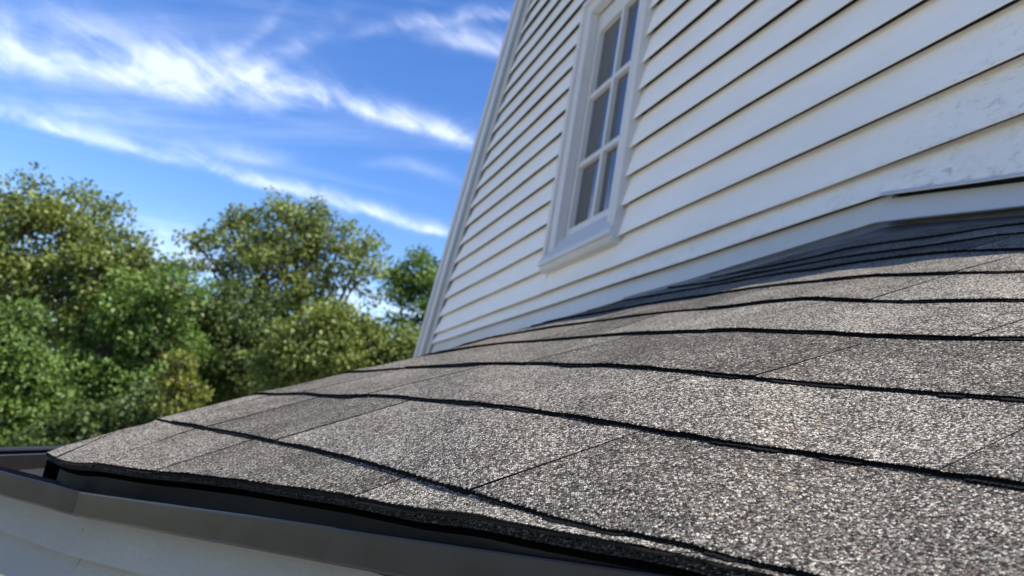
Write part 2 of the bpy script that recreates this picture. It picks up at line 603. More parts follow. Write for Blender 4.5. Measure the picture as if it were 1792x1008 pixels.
# added pale concrete, out of sight below the eave, to bounce sunlight onto the wall
M_BOUNCE_SLABS = simple("pale_bounce_concrete", (.555, .535, .505), .85, .3, 0, .10, .8, .3, 12)
V = []; F = []
for i in range(9):
    for j in range(9):
        x0_, y0_ = -10.5 + i * 2.0, -12.0 + j * 2.0
        o = len(V); g = .006
        for zz_ in (.118, .0):
            V += [(x0_ + g, y0_ + g, zz_), (x0_ + 2 - g, y0_ + g, zz_), (x0_ + 2 - g, y0_ + 2 - g, zz_), (x0_ + g, y0_ + 2 - g, zz_)]
        F += [(o, o + 1, o + 2, o + 3), (o, o + 4, o + 5, o + 1), (o + 1, o + 5, o + 6, o + 2), (o + 2, o + 6, o + 7, o + 3), (o + 3, o + 7, o + 4, o)]
bounce_slabs = mesh("bounce_slabs", V, F, M_BOUNCE_SLABS)
bounce_slabs["kind"] = "structure"

# =====================================================================
# THE HOUSE
# =====================================================================
house = empty("house", (float(W0[0]), float(W0[1]), 0.0))
house["label"] = "white clapboard gable house with a low grey shingled bay roof and brown gutter"
house["category"] = "house"

# ---------------------------------------------------------------- gable wall
ROW_B, ROW_E = None, None
hb = np.mean([wth(*p, .015)[1] for p in ((765.5, 602), (1000, 528.5), (1199, 460), (1434, 381), (1537, 341))])
h10 = np.mean([wth(*p, .02)[1] for p in ((1080, 468.7), (1380, 352.6), (1492, 309.5), (1792, 200), (767, 582), (1000, 501))])
h1 = np.mean([wth(*p, .02)[1] for p in ((1133.7, 21.8), (1159.5, 0))])
ROW_E = (h1 - h10) / 9.0
SKIRT_TOP = hb
print("rows: skirt top %.3f row10 %.3f exposure %.4f" % (hb, h10, ROW_E))

# rake line (outer edge of the siding field), in wall coordinates
rk1 = np.array(wth(752, 619, .02)); rk2 = np.array(wth(931, 0, .02))
RSL = (rk2[0] - rk1[0]) / (rk2[1] - rk1[1])


def rake_t(h):
    return rk1[0] + (h - rk1[1]) * RSL


rr1 = (.54, 1.03)                              # a point of the other rake, out of frame on the right


def rake_r(h):
    return rr1[0] - (h - rr1[1]) * RSL


APEX = (rr1[0] - rk1[0] + rk1[1] * RSL + rr1[1] * RSL) / (2 * RSL)
TOP_H = APEX - .15
print("rake", rk1, rk2, 'slope', RSL)
LOW_H = -1.6
M_SHEATH = simple("bare_board_sheathing", (.22, .20, .17), .9, .2, 0, .2, 6)
V = []
for n_ in (-.085, -.20):
    V += [wp(rake_t(LOW_H) - .02, LOW_H, n_), wp(rake_r(LOW_H) + .02, LOW_H, n_), wp(rake_t(APEX), APEX, n_)]
wall = mesh("gable_wall", V, [(0, 1, 2), (5, 4, 3), (0, 3, 4, 1), (1, 4, 5, 2), (2, 5, 3, 0)], M_SHEATH, house)

# window numbers (wall coordinates)
CASE_N = .036
w_tl = np.mean([wth(965.7, 360, CASE_N)[0], wth(957.5, 449, .05)[0], wth(1016, 27, CASE_N)[0]])
w_tr = np.mean([wth(1087.7, 339, CASE_N)[0], wth(1115, 149, CASE_N)[0], wth(1137, 0, CASE_N)[0]])
CW = .105
g_bot = np.mean([wth(1000, 397, -.012)[1], wth(1051, 373, -.012)[1]])
g_top = wth(1053, 51, -.012)[1]
mh1 = np.mean([wth(1030, 167, .0)[1], wth(1087.6, 114, .0)[1]])
mh2 = np.mean([wth(1011, 286, .0)[1], wth(1068.6, 245, .0)[1]])
sill_nose = np.mean([wth(957.5, 449, .07)[1], wth(1064.7, 401, .07)[1]])
sill_bot = np.mean([wth(957.5, 467, .06)[1], wth(1074, 419, .06)[1]])
head_in = wth(1024, 36, .03)[1]
head_out = wth(1016, 27, CASE_N)[1] + .02
print("window t %.3f..%.3f glass %.3f..%.3f m %.3f %.3f sill %.3f %.3f head %.3f %.3f" % (w_tl, w_tr, g_bot, g_top, mh2, mh1, sill_nose, sill_bot, head_in, head_out))

# lower cut of the siding on the right: the lip that runs down towards the camera
lipA = np.array(wth(1540, 337, .03)); lipB = np.array(wth(1792, 301, .03))


def lip_h(t):
    return lipA[1] + (t - lipA[0]) * (lipB[1] - lipA[1]) / (lipB[0] - lipA[0])


def siding_board(k, hlo, t_left, t_right, left_rake, cut=False, hhi=None):
    """one clapboard: tapered section, thick at its lower edge"""
    hhi = hlo + ROW_E + .012 if hhi is None else hhi
    tr_lo = rake_r(hlo) if t_right is None else t_right
    tr_hi = rake_r(hhi) if t_right is None else t_right
    n = max(3, int((tr_lo - (rake_t(hlo) if left_rake else t_left)) / .2))
    secs = []
    for i in range(n + 1):
        a = i / n
        wob = .0012 * (noise1(i * .9 + k * 7.7, k) - .1)
        dz = .0016 * (noise1(i * .6 + k * 3.1, k + 50) - .1)
        tl_lo = rake_t(hlo) if left_rake else t_left
        tl_hi = rake_t(hhi) if left_rake else t_left
        tb = tl_lo + (tr_lo - tl_lo) * a; tt = tl_hi + (tr_hi - tl_hi) * a
        lo = hlo
        if cut and tb > lipA[0]:
            lo = min(hlo, lip_h(tb) - .004)
        secs.append([wp(tb, lo + .0010 + dz, .0282 + wob), wp(tb, lo + dz, .0306 + wob), wp(tb, lo + .0035 + dz, .0325 + wob), wp(tb, lo + .008 + dz, .0302 + wob),
                     wp(tt, hhi, .0045 + wob), wp(tt, hhi, .0010 + wob), wp(tb, lo + .009 + dz, .0266 + wob)])
    return prism("siding_board", secs, M_SIDING, wall)


rows = [SKIRT_TOP] + [h10 + i * ROW_E for i in range(0, 60)]
for k, hlo in enumerate(rows):
    if hlo > TOP_H - ROW_E: break
    hhi = (rows[k + 1] + .012)
    wl, wr = w_tl + .012, w_tr - .012
    if hhi < sill_bot + .03 or hlo > head_out - .01:
        siding_board(k, hlo, 0, None, True, cut=(k == 0), hhi=hhi)
    else:
        if hlo < sill_bot - .012:
            siding_board(k + 200, hlo, wl, wr, False, hhi=sill_bot + .006)
        siding_board(k, hlo, 0, wl, True, hhi=hhi)
        siding_board(k + 100, hlo, wr, None, False, hhi=hhi)

# boards below the flashing, behind the bay roof
for i in range(9):
    siding_board(400 + i, SKIRT_TOP - .06 - (i + 1) * ROW_E, 0, -.95, True)

# backing sheets close the hollow behind the boards, open at the window
def sheet(pts):
    mesh("backing_sheet", [wp(t, h, -.003) for t, h in pts] + [wp(t, h, -.012) for t, h in pts],
         [tuple(range(4)), tuple(range(7, 3, -1))] + [(i, i + 4, (i + 1) % 4 + 4, (i + 1) % 4) for i in range(4)], M_PAPER, wall)


wl_, wr_ = w_tl + .05, w_tr - .05
sheet([(rake_t(-.6), -.6), (rake_r(-.6), -.6), (rake_r(sill_bot + .02), sill_bot + .02), (rake_t(sill_bot + .02), sill_bot + .02)])
sheet([(rake_t(sill_bot + .02), sill_bot + .02), (wl_, sill_bot + .02), (wl_, head_out - .02), (rake_t(head_out - .02), head_out - .02)])
sheet([(wr_, sill_bot + .02), (rake_r(sill_bot + .02), sill_bot + .02), (rake_r(head_out - .02), head_out - .02), (wr_, head_out - .02)])
sheet([(rake_t(head_out - .02), head_out - .02), (rake_r(head_out - .02), head_out - .02), (rake_r(APEX - .02), APEX - .02), (rake_t(APEX - .02), APEX - .02)])

# rake trim: boards that follow the gable edge
ro1 = np.array(wth(723.4, 626, .052)); ro2 = np.array(wth(899.4, 0, .052))


def rake_board(name, off0, off1, n0, n1, m_, parent):
    """board along the rake between horizontal offsets off0..off1 left of the siding edge"""
    secs = []
    for h in np.linspace(-.4, APEX - .1, 14):
        t = rake_t(h)
        secs.append([wp(t + off0, h, n0), wp(t + off0, h, n1), wp(t + off1, h, n1), wp(t + off1, h, n0)])
    return prism(name, secs, m_, parent)


hm = 1.6


def line_t(a, b_, h):
    return a[0] + (b_[0] - a[0]) * (h - a[1]) / (b_[1] - a[1])


off_out = line_t(ro1, ro2, hm) - rake_t(hm)
print('rake trim width', off_out)
M_RAKE_SHADE_GREY = simple("shade_grey_rake_channel", (.20, .205, .195), .5, .4, 0, .12, 4.0)  # grey holds the shade of the board return and outer groove
M_RAKE_SHADE_DARK = simple("painted_groove_shade", (.07, .072, .07), .6, .3)  # shade of the gap beside the siding, painted as a dark strip
W_ = off_out
rake = rake_board("rake_trim", W_ * .19, W_ * .10, -.02, .0345, M_TRIM, house)
rake_board("rake_groove_shade", W_ * .11, .02, -.02, .018, M_RAKE_SHADE_DARK, rake)
rake_board("rake_channel", W_ * .46, W_ * .185, -.02, .0385, M_RAKE_SHADE_GREY, rake)
rake_board("rake_fascia", W_ * .745, W_ * .45, -.02, .0440, M_TRIM, rake)
rake_board("rake_groove_shade", W_ * .79, W_ * .74, -.02, .0470, M_RAKE_SHADE_GREY, rake)
rake_board("rake_moulding", W_ * 1.0, W_ * .785, -.30, .0520, M_TRIM, rake)
# roof slab of the main house behind the rake
secs = []
for h in np.linspace(-.4, APEX, 6):
    t = rake_t(h) + off_out
    secs.append([wp(t + .07, h, -.03), wp(t + .01, h, -.03), wp(t + .01, h, -3.0), wp(t + .07, h, -3.0)])
mr = prism("main_roof_slope", secs, M_GRAN, house)
secs = []; secs2 = []
for h in np.linspace(-.4, APEX, 6):
    t = rake_r(h)
    secs.append([wp(t + .06, h, .05), wp(t + .10, h, .05), wp(t + .10, h, -3.0), wp(t + .06, h, -3.0)])
    secs2.append([wp(t - .06, h, -.01), wp(t - .06, h, .034), wp(t + .058, h, .045), wp(t + .058, h, -.01)])
prism("main_roof_slope", secs, M_GRAN, house)
prism("rake_trim", secs2, M_TRIM, house)

# ---------------------------------------------------------------- window
win = empty("window", wp((w_tl + w_tr) / 2, sill_bot, 0), house)
il, ir = w_tl + CW, w_tr - CW
case_lo = sill_nose
for nm, a, b_ in (("side_casing", w_tl + .03, il), ("side_casing", ir, w_tr - .03)):
    wbox(nm, a, b_, case_lo, head_in + .004, -.01, CASE_N, M_TRIM, win)
wbox("head_casing", w_tl + .03, w_tr - .03, head_in, head_out - .028, -.01, CASE_N + .001, M_TRIM, win)
for a, b_ in ((w_tl, w_tl + .032), (w_tr - .032, w_tr)):
    loop = lambda h: [wp(a, h, -.01), wp(a, h, .052), wp((a + b_) / 2, h, .058), wp(b_, h, .050), wp(b_, h, -.01)]
    prism("casing_band", [loop(case_lo - .01), loop(head_out)], M_TRIM, win)
wbox("casing_band", w_tl + .001, w_tr - .001, head_out - .03, head_out + .003, -.01, .055, M_TRIM, win)
# sloped sill with a nose
sl, sr = w_tl + .006, w_tr + .010
loop = lambda t, e: [wp(t, g_bot - .045, -.02), wp(t, g_bot - .047, .004), wp(t, sill_nose, .066), wp(t, sill_nose - .020, .068),
                     wp(t, sill_nose - .024, .054), wp(t, sill_bot + .012, .056), wp(t, sill_bot, .045), wp(t, sill_bot, -.01)]
prism("window_sill", [loop(sl, 0), loop(sr, 0)], M_TRIM, win)
# jambs, sash, bars
SN0, SN1 = -.055, -.012
sash = wbox("sash_stile", il - .002, il + .034, g_bot - .046, head_in - .004, SN0, SN1, M_TRIM, win)
wbox("sash_stile", ir - .034, ir + .002, g_bot - .046, head_in - .004, SN0, SN1, M_TRIM, win)
wbox("bottom_rail", il + .034, ir - .034, g_bot - .045, g_bot, SN0, SN1 - .002, M_TRIM, win)
wbox("top_rail", il + .034, ir - .034, g_top, head_in - .005, SN0, SN1 - .002, M_TRIM, win)
tm = (il + ir) / 2
wbox("vertical_bar", tm - .013, tm + .013, g_bot, g_top, SN0 + .004, SN1 - .004, M_TRIM, win)
for hh in (mh1, mh2):
    for a, b_ in ((il + .034, tm - .013), (tm + .013, ir - .034)):
        wbox("cross_bar", a, b_, hh - .013, hh + .013, SN0 + .004, SN1 - .006, M_TRIM, win)
hs_ = [g_bot, mh2, mh1, g_top]
for i in range(3):
    lo = hs_[i] + (.013 if i else 0); hi = hs_[i + 1] - (.013 if i < 2 else 0)
    for a, b_ in ((il + .034, tm - .013), (tm + .013, ir - .034)):
        wbox("pane", a - .003, b_ + .003, lo - .003, hi + .003, SN0 + .012, SN0 + .016, M_GLASS, win)

# ---------------------------------------------------------------- flashing along the foot of the wall
flash = empty("wall_flashing", wp(-1, SKIRT_TOP, 0), house)
tA = wth(1556, 365, .02)[0]
tops = SKIRT_TOP + .004
bl = [wth(x, y, .016) for x, y in ((1200, 490.5), (1300, 460), (1401, 430), (1500, 401), (1529, 389))]
bpf = np.polyfit([p[0] for p in bl], [p[1] for p in bl], 1)
print("skirt bottom", bl, bpf)
secs = []
for t in np.linspace(rake_t(.4) - .02, tA, 24):
    lo = bpf[1] + bpf[0] * max(t, -2.2)
    wob = .0015 * noise1(t * 3, 3)
    secs.append([wp(t, tops, -.008), wp(t, tops, .012 + wob), wp(t, lo, .017 + wob), wp(t, lo, -.008)])
prism("flashing_strip", secs, M_FLASH, flash)
p1, p2 = wth(1545, 346, .03), wth(1792, 315, .03)
q1, q2 = wth(1531, 389, .04), wth(1792, 360, .04)
secs = []
for a in np.linspace(0, 2.4, 14):
    tt = p1[0] + (p2[0] - p1[0]) * a; th = p1[1] + (p2[1] - p1[1]) * a
    bt = q1[0] + (q2[0] - q1[0]) * a; bh = q1[1] + (q2[1] - q1[1]) * a
    wob = .002 * noise1(a * 6, 9)
    secs.append([wp(tt, th, .012), wp(tt, th, .020 + wob), wp(bt, bh + .004, .036 + wob), wp(bt, bh, .040 + wob), wp(bt, bh, .030), wp(tt, th - .01, .010)])
prism("flashing_strip", secs, M_FLASH, flash)
# lip above it
l0, l1 = wth(1541, 334, .03), wth(1792, 297, .03)
m0, m1 = wth(1541, 341.5, .045), wth(1792, 306, .045)
secs = []
for a in np.linspace(0, 2.4, 14):
    tt = l0[0] + (l1[0] - l0[0]) * a; th = l0[1] + (l1[1] - l0[1]) * a
    bt = m0[0] + (m1[0] - m0[0]) * a; bh = m0[1] + (m1[1] - m0[1]) * a
    wob = .0012 * noise1(a * 5, 19)
    secs.append([wp(tt, th, .012), wp(tt, th + .001, .024 + wob), wp(bt, bh, .047 + wob), wp(bt, bh - .0025, .046 + wob), wp(tt, th - .006, .022)])
prism("drip_lip", secs, M_TRIM, flash)

# ---------------------------------------------------------------- the shingled roof
ENV = np.array([(80, 794.5), (88, 790.5), (106, 782.6), (186, 760), (202, 754.6), (266, 740), (273, 734), (340, 717), (433, 693.5), (508, 676.5), (588, 657), (662, 640), (700, 632), (728, 625), (770, 617.5), (784, 611.5), (834, 599), (854, 592), (929, 571), (968, 561.5), (1027, 544.5), (1092, 526.5), (1168, 505), (1242, 486), (1317, 468), (1401, 443), (1463, 428), (1511, 418), (1559, 408), (1606, 402), (1678, 396), (1792, 385.5), (2300, 339)])
CRS = {
    'A': [(80, 795.5), (92, 802.5), (109, 810), (138, 815), (165, 815), (199, 820), (239, 826.5), (274, 830.5), (319, 834), (372, 840), (425, 846), (520, 860), (600, 872), (663, 884), (726, 896), (788, 903), (831, 907), (876, 917), (952, 931), (1027, 944), (1100, 956), (1200, 975), (1300, 999), (1440, 1034), (1792, 1122), (2300, 1250)],
    'B': [(273, 735.4), (289, 738.5), (307, 743), (340, 747.5), (361, 753), (394, 757.5), (430, 764), (469, 773), (508, 781.5), (546, 788), (585, 798), (637, 811.5), (688, 825), (751, 845), (826, 865), (876, 881), (926, 897), (1002, 918), (1063, 932), (1113, 940), (1176, 953), (1226, 966), (1289, 983), (1352, 998), (1440, 1020), (1792, 1108), (2300, 1236)],
    'C': [(433, 694), (456, 690.5), (482, 692.5), (534, 691), (565, 695), (611, 696), (662, 695), (703, 697), (729, 701), (806, 706.5), (858, 712), (909, 719), (961, 727), (1012, 734), (1052, 740.5), (1103, 749.5), (1129, 755), (1206, 768), (1258, 777), (1309, 785), (1400, 798), (1481, 810), (1570, 822), (1660, 837), (1749, 849), (1792, 855), (2300, 930)],
    'D': [(588, 657), (611, 652), (650, 651), (711, 646), (780, 643), (832, 639.5), (871, 639), (922, 639.5), (961, 639), (1000, 642), (1077, 643.5), (1129, 647.5), (1206, 654), (1258, 660), (1309, 664), (1361, 670), (1400, 674), (1496, 681.5), (1600, 689), (1690, 697), (1792, 703.5), (2300, 745)],
    'E': [(728, 625), (770, 618.5), (817, 611), (859, 605), (892, 601.5), (934, 599.5), (1000, 594), (1090, 587), (1168, 584.5), (1257, 582), (1300, 580.5), (1392, 584.5), (1440, 586), (1511, 591), (1582, 593), (1678, 596.5), (1792, 596), (2300, 608)],
    'F': [(784, 612), (834, 600), (854, 593.5), (884, 588.5), (926, 581), (968, 574), (1023, 567), (1079, 559), (1123, 553), (1190, 546), (1257, 541.5), (1284, 538.5), (1334, 532), (1392, 526.5), (1434, 526), (1511, 530), (1582, 531), (1654, 530), (1792, 529), (2300, 512)],
    'G': [(929, 572), (968, 563), (1000, 557), (1056, 548), (1123, 535), (1179, 526), (1235, 519), (1317, 506), (1367, 500), (1434, 494.5), (1500, 488), (1535, 485), (1606, 483), (1678, 480.5), (1792, 478), (2300, 448)],
    'H': [(1027, 545.5), (1092, 527.5), (1168, 514.5), (1235, 503.5), (1300, 492), (1367, 480.5), (1418, 475), (1487, 463.5), (1559, 454), (1630, 446), (1701, 441), (1792, 439), (2300, 402)],
    'I': [(1168, 506), (1255, 495), (1317, 481), (1367, 472), (1417, 463), (1463, 454), (1535, 444), (1606, 435), (1678, 424), (1749, 413), (1792, 410), (2300, 370)],
    'J': [(1242, 488), (1300, 477), (1367, 464), (1434, 450), (1487, 436), (1559, 425.5), (1630, 417), (1725, 401.5), (1792, 393.5), (2300, 352)],
    'K': [(1242, 486.6), (1317, 470), (1401, 445), (1463, 429.5), (1511, 419.5), (1559, 409), (1606, 403), (1678, 397), (1792, 386.5), (2300, 340)],
}


def smooth_curve(pts):
    p = np.array(pts, float)
    xs = np.arange(p[0, 0], p[-1, 0] + 1, 2.0)
    ys = np.interp(xs, p[:, 0], p[:, 1])
    k = np.exp(-.5 * (np.arange(-9, 10) / 3.5) ** 2); k /= k.sum()
    yp = np.r_[2 * ys[0] - ys[9:0:-1], ys, 2 * ys[-1] - ys[-2:-11:-1]]
    return xs, np.convolve(yp, k, 'valid')


_env = smooth_curve(ENV)


def env(x): return np.interp(x, *_env)


_crs = {k: smooth_curve(v_) for k, v_ in CRS.items()}


def course(k, x):
    x = np.asarray(x, float)
    if k == 'TOP': return env(x)
    xs, ys = _crs[k]
    y = np.interp(x, xs, ys)
    e = env(x)
    y = np.where(x < xs[0], e, y)
    return np.maximum(y, e)


# roof deck under the shingles, closed behind the hip and against the wall
gx = np.r_[np.arange(80, 760, 12.0), np.arange(760, 1800, 14.0), np.arange(1800, 2301, 50.0)]
NR = 22
V = []; F = []
for x in gx:
    ya = float(course('A', x)) - 1.0; ye = float(env(x))
    for j in range(NR):
        a = j / (NR - 1)
        y = ya + (ye - ya) * a
        P = roof(np.array([x]), np.array([y]))[0]; N = roof_normal(np.array([x]), np.array([y]))[0]
        V.append(P - N * .0075)
    Pe = V[-1]
    dirn = (Pe - CAM); dirn[2] = 0; dirn /= np.linalg.norm(dirn)
    if x < 740:
        Q1 = Pe + dirn * .10 + np.array([0, 0, -.055]); Q2 = Pe + dirn * .55 + np.array([0, 0, -.42])
    else:
        t, h = wth(x, ye, 0.0)
        hq = Pe[2] - CAM_Z
        Q2 = wp(t, max(-.5, min(h, hq + .15) - .05), .0)
        Q1 = Pe + (Q2 - Pe) * .4 + np.array([0, 0, -.012])
    V += [Q1, Q2]
k = NR + 2
for i in range(len(gx) - 1):
    for j in range(k - 1):
        F.append((i * k + j, i * k + j + 1, (i + 1) * k + j + 1, (i + 1) * k + j))
fm = [0 if (f_[0] % k) < NR - 1 else 1 for f_ in F]
roof_o = mesh("bay_roof", V, F, [M_PAPER, M_GRAN], house, fm, smooth=True)

TH = .0044
SEAMS = {
    ('A', 'B'): [(100, 205), (165, 345), (275, 447), (624, 716), (1190, 1230)],
    ('B', 'C'): [(300, 474), (363, 561), (485, 722), (827, 1124), (1555, 1893)],
    ('C', 'D'): [(531, 703), (646, 853), (985, 1219), (1645, 1872)],
    ('D', 'E'): [(708, 860), (926, 1110), (1322, 1541), (1860, 2080)],
    ('E', 'F'): [(945, 1062), (1050, 1157), (1240, 1447), (1700, 1900)],
    ('F', 'G'): [(1045, 1165), (1236, 1350), (1525, 1660), (1850, 1990)],
    ('G', 'H'): [(1080, 1160), (1275, 1366), (1438, 1557), (1676, 1815), (1980, 2100)],
    ('H', 'I'): [(1230, 1290), (1370, 1462), (1690, 1785), (1960, 2050)],
    ('I', 'J'): [(1320, 1380), (1450, 1540), (1600, 1690), (1850, 1940)],
    ('J', 'K'): [(1380, 1440), (1560, 1640), (1800, 1890)],
}
XL = {'A': 80, 'B': 273, 'C': 433, 'D': 588, 'E': 728, 'F': 784, 'G': 929, 'H': 1027, 'I': 1168, 'J': 1242}
LAY = .0023                                  # lower lamination


def shingle(lo, up, sl_, sr_, seed, first, last, lower_only=False):
    """one laminated shingle between two course lines; sl_/sr_ = (x on the lower line, x on the upper line)"""
    gap = 1.5
    xb0, xt0 = sl_[0] + (0 if first else gap), sl_[1] + (0 if first else gap)
    xb1, xt1 = sr_[0] - gap, sr_[1] - gap
    nu = int(np.clip((xb1 - xb0) / 2.2, 10, 240))
    vs = np.array([0, .012, .05, .2, .4, .6, .8, 1.0, 1.10])
    U = np.linspace(0, 1, nu + 1)
    UU, VV = np.meshgrid(U, vs, indexing='ij')
    xb = xb0 + (xb1 - xb0) * UU; xt = xt0 + (xt1 - xt0) * UU
    yb = course(lo, xb); yt = course(up, xt)
    yt = np.minimum(yt, yb - .4)
    X = xb + (xt - xb) * VV; Y = yb + (yt - yb) * VV
    Y = np.maximum(Y, env(X) - .3)
    P = roof(X, Y); N = roof_normal(X, Y)
    # length of the shingle up the slope at each column -> taper of the lap
    top = np.clip(1 - VV, -.1, 1)
    srng = np.random.default_rng(seed * 13 + 1)
    slip = srng.uniform(-.0010, .0010); thick = srng.uniform(.82, 1.18)
    curl = thick + .10 * noise1(U * (xb1 - xb0) / 60.0 + seed * 3.3, seed)[:, None]
    hgt = np.linalg.norm(P[:, 7] - P[:, 0], axis=1)
    fadein = np.clip(hgt / .03, .12, 1)[:, None]
    off = (TH * curl * top * fadein) + .0004
    TOPP = P + N * off[..., None]
    # ragged lower edge
    dn = P[:, 0] - P[:, 3]
    dn /= np.linalg.norm(dn, axis=1, keepdims=True) + 1e-9
    jag = .0010 * noise1(U * (xb1 - xb0) / 2.4, seed + 1) + .0007 * noise1(U * (xb1 - xb0) / 22, seed + 2)
    TOPP[:, 0] += dn * jag[:, None]
    TOPP[:, 0] -= N[:, 0] * .0005
    tabs = np.zeros(nu + 1); xx_ = U * (xb1 - xb0); c0_ = srng.uniform(0, 60)
    while c0_ < xx_[-1]:
        ln_ = srng.uniform(40, 150)
        m_t = np.clip((xx_ - c0_) / 3.0, 0, 1) * np.clip((c0_ + ln_ - xx_) / 3.0, 0, 1)
        tabs = np.maximum(tabs, m_t * srng.uniform(.5, 1.0)); c0_ += ln_ + srng.uniform(50, 220)
    jag = jag + slip
    ext = .0003 + .0042 * tabs + .0004 * np.clip(noise1(U * (xb1 - xb0) / 38, seed + 5) * 1.6, -.4, 1.0) + .0009 * noise1(U * (xb1 - xb0) / 2.6, seed + 6)
    lay = np.minimum(LAY, off[:, 0] * .55)
    mid_in = P[:, 0] + N[:, 0] * lay[:, None] + dn * (jag - .0012)[:, None]
    mid_out = P[:, 0] + N[:, 0] * (lay * .96)[:, None] + dn * (jag + ext)[:, None]
    bot = P[:, 0] - N[:, 0] * .0003 + dn * (jag + ext * .8)[:, None]
    nv = len(vs)
    V = list(TOPP.reshape(-1, 3)); F = []; Mx = []
    idx = lambda i, j: i * nv + j
    o1 = len(V); V += list(mid_in); o2 = len(V); V += list(mid_out); o3 = len(V); V += list(bot)
    o4 = len(V); V += list((P - N * .0012).reshape(-1, 3))
    bdx = lambda i, j: o4 + i * nv + j
    for i in range(nu):
        for j in range(nv - 1):
            F.append((idx(i, j), idx(i + 1, j), idx(i + 1, j + 1), idx(i, j + 1))); Mx.append(0)
        F.append((o1 + i, o1 + i + 1, idx(i + 1, 0), idx(i, 0))); Mx.append(1)
        F.append((o2 + i, o2 + i + 1, o1 + i + 1, o1 + i)); Mx.append(1)
        F.append((o3 + i, o3 + i + 1, o2 + i + 1, o2 + i)); Mx.append(1)
        F.append((o3 + i, bdx(i, 1), bdx(i + 1, 1), o3 + i + 1)); Mx.append(1)
        for j in range(1, nv - 1):
            F.append((bdx(i, j), bdx(i, j + 1), bdx(i + 1, j + 1), bdx(i + 1, j))); Mx.append(1)
    for i in (0, nu):
        F.append((o3 + i, o2 + i, o1 + i, idx(i, 0), idx(i, 1), bdx(i, 1))); Mx.append(1)
        for j in range(1, nv - 1):
            F.append((idx(i, j), idx(i, j + 1), bdx(i, j + 1), bdx(i, j))); Mx.append(1)
    return mesh("shingle", V, F, [M_GRAN, M_ASPH], roof_o, Mx)


ORDER = list('ABCDEFGHIJK')
sd = 0
for lo, up in zip(ORDER[:-1], ORDER[1:]):
    ss = [(XL[lo] + .5, XL[lo] + 1.0)] + SEAMS[(lo, up)] + [(2290, 2298)]
    for i in range(len(ss) - 1):
        sd += 1
        shingle(lo, up, ss[i], ss[i + 1], sd, i == 0, i == len(ss) - 2)

# starter strip at the eave: pokes out under the first course
for si, (x0, x1) in enumerate(((96, 380), (381, 820), (821, 1300), (1301, 2290))):
    xs = np.linspace(x0, x1, max(20, int((x1 - x0) / 4)))
    ya = course('A', xs); P = roof(xs, ya); N = roof_normal(xs, ya)
    Pu = roof(xs - 20, course('A', xs) - 14)
    tang = np.gradient(P, axis=0); tang /= np.linalg.norm(tang, axis=1, keepdims=True)
    dn = np.cross(tang, N); dn *= np.sign(np.sum(dn * np.array([-.6, -.8, 0]), axis=1))[:, None]
    ext = .0032 + .0009 * noise1(xs / 3.0, 31) + .0008 * noise1(xs / 60.0, 33)
    grow = np.clip((xs - 90) / 500.0, .25, 1.0)
    ext = ext * grow
    a = P - N * .0010; b_ = P - N * .0022 + dn * ext[:, None]
    c_ = P - N * .0034 + dn * (ext * .92)[:, None]; e_ = P - N * .0038 + dn * (ext * .92 + .0018)[:, None]
    g_ = P - N * .0052 + dn * (ext * .86 + .0012)[:, None]; h_ = P - N * .012 - dn * .02
    rowsP = [P - N * .0005 - dn * .02, a, b_, c_, e_, g_, h_]
    nn = len(xs); V = []; F = []; Mx = []
    for r_ in rowsP: V += list(r_)
    for r_ in range(len(rowsP) - 1):
        for i in range(nn - 1):
            F.append((r_ * nn + i, r_ * nn + i + 1, (r_ + 1) * nn + i + 1, (r_ + 1) * nn + i)); Mx.append(1 if r_ in (0, 1, 3) else 0)
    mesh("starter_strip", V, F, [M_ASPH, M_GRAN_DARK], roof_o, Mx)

# fascia board behind the gutter, wrapping round the tip of the hip
xs = np.r_[np.arange(92, 300, 6.0), np.arange(300, 2290, 30.0)]
ya = course('A', xs) - 1
P = roof(xs, ya)
tang = np.gradient(P, axis=0); tang[:, 2] = 0; tang /= np.linalg.norm(tang, axis=1, keepdims=True)
inn = np.stack([-tang[:, 1], tang[:, 0], np.zeros(len(xs))], 1)
inn *= np.sign(inn @ (pc(700, 700, 1.4) - P.mean(0)))[:, None]
dt_ = P[0] - CAM; dt_[2] = 0; dt_ /= np.linalg.norm(dt_)
sd0 = np.cross(dt_, UP)
Pp = [P[0] + inn[0] * .016 + dt_ * .75 + sd0 * .22, P[0] + inn[0] * .016 + dt_ * .03]
In = [sd0, (sd0 + inn[0]) * .7]
Pp += [P[i] + inn[i] * .012 for i in range(len(xs))]; In += list(inn)
secs = []
for p_, n_ in zip(Pp, In):
    b_ = p_ - UP * .013
    secs.append([b_, b_ - UP * .040, b_ - UP * .040 + n_ * .02, b_ + n_ * .02 + UP * .004])
prism("fascia_board", secs, simple("trough_shade_black", (.005, .005, .0055), .6, .15), roof_o)  # black colour paints in the shade of the gutter trough

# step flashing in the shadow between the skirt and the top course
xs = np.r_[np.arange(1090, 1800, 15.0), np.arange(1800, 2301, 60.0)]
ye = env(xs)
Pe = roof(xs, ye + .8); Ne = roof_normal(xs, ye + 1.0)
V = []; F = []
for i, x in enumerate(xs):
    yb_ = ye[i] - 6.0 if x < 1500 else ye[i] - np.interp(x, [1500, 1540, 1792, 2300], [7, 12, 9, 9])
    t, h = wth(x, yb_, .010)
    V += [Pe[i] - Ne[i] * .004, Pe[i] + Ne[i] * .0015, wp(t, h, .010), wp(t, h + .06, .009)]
for i in range(len(xs) - 1):
    for j in range(3):
        F.append((i * 4 + j, i * 4 + j + 1, (i + 1) * 4 + j + 1, (i + 1) * 4 + j))
mesh("step_flashing", V, F, M_STEP, roof_o)

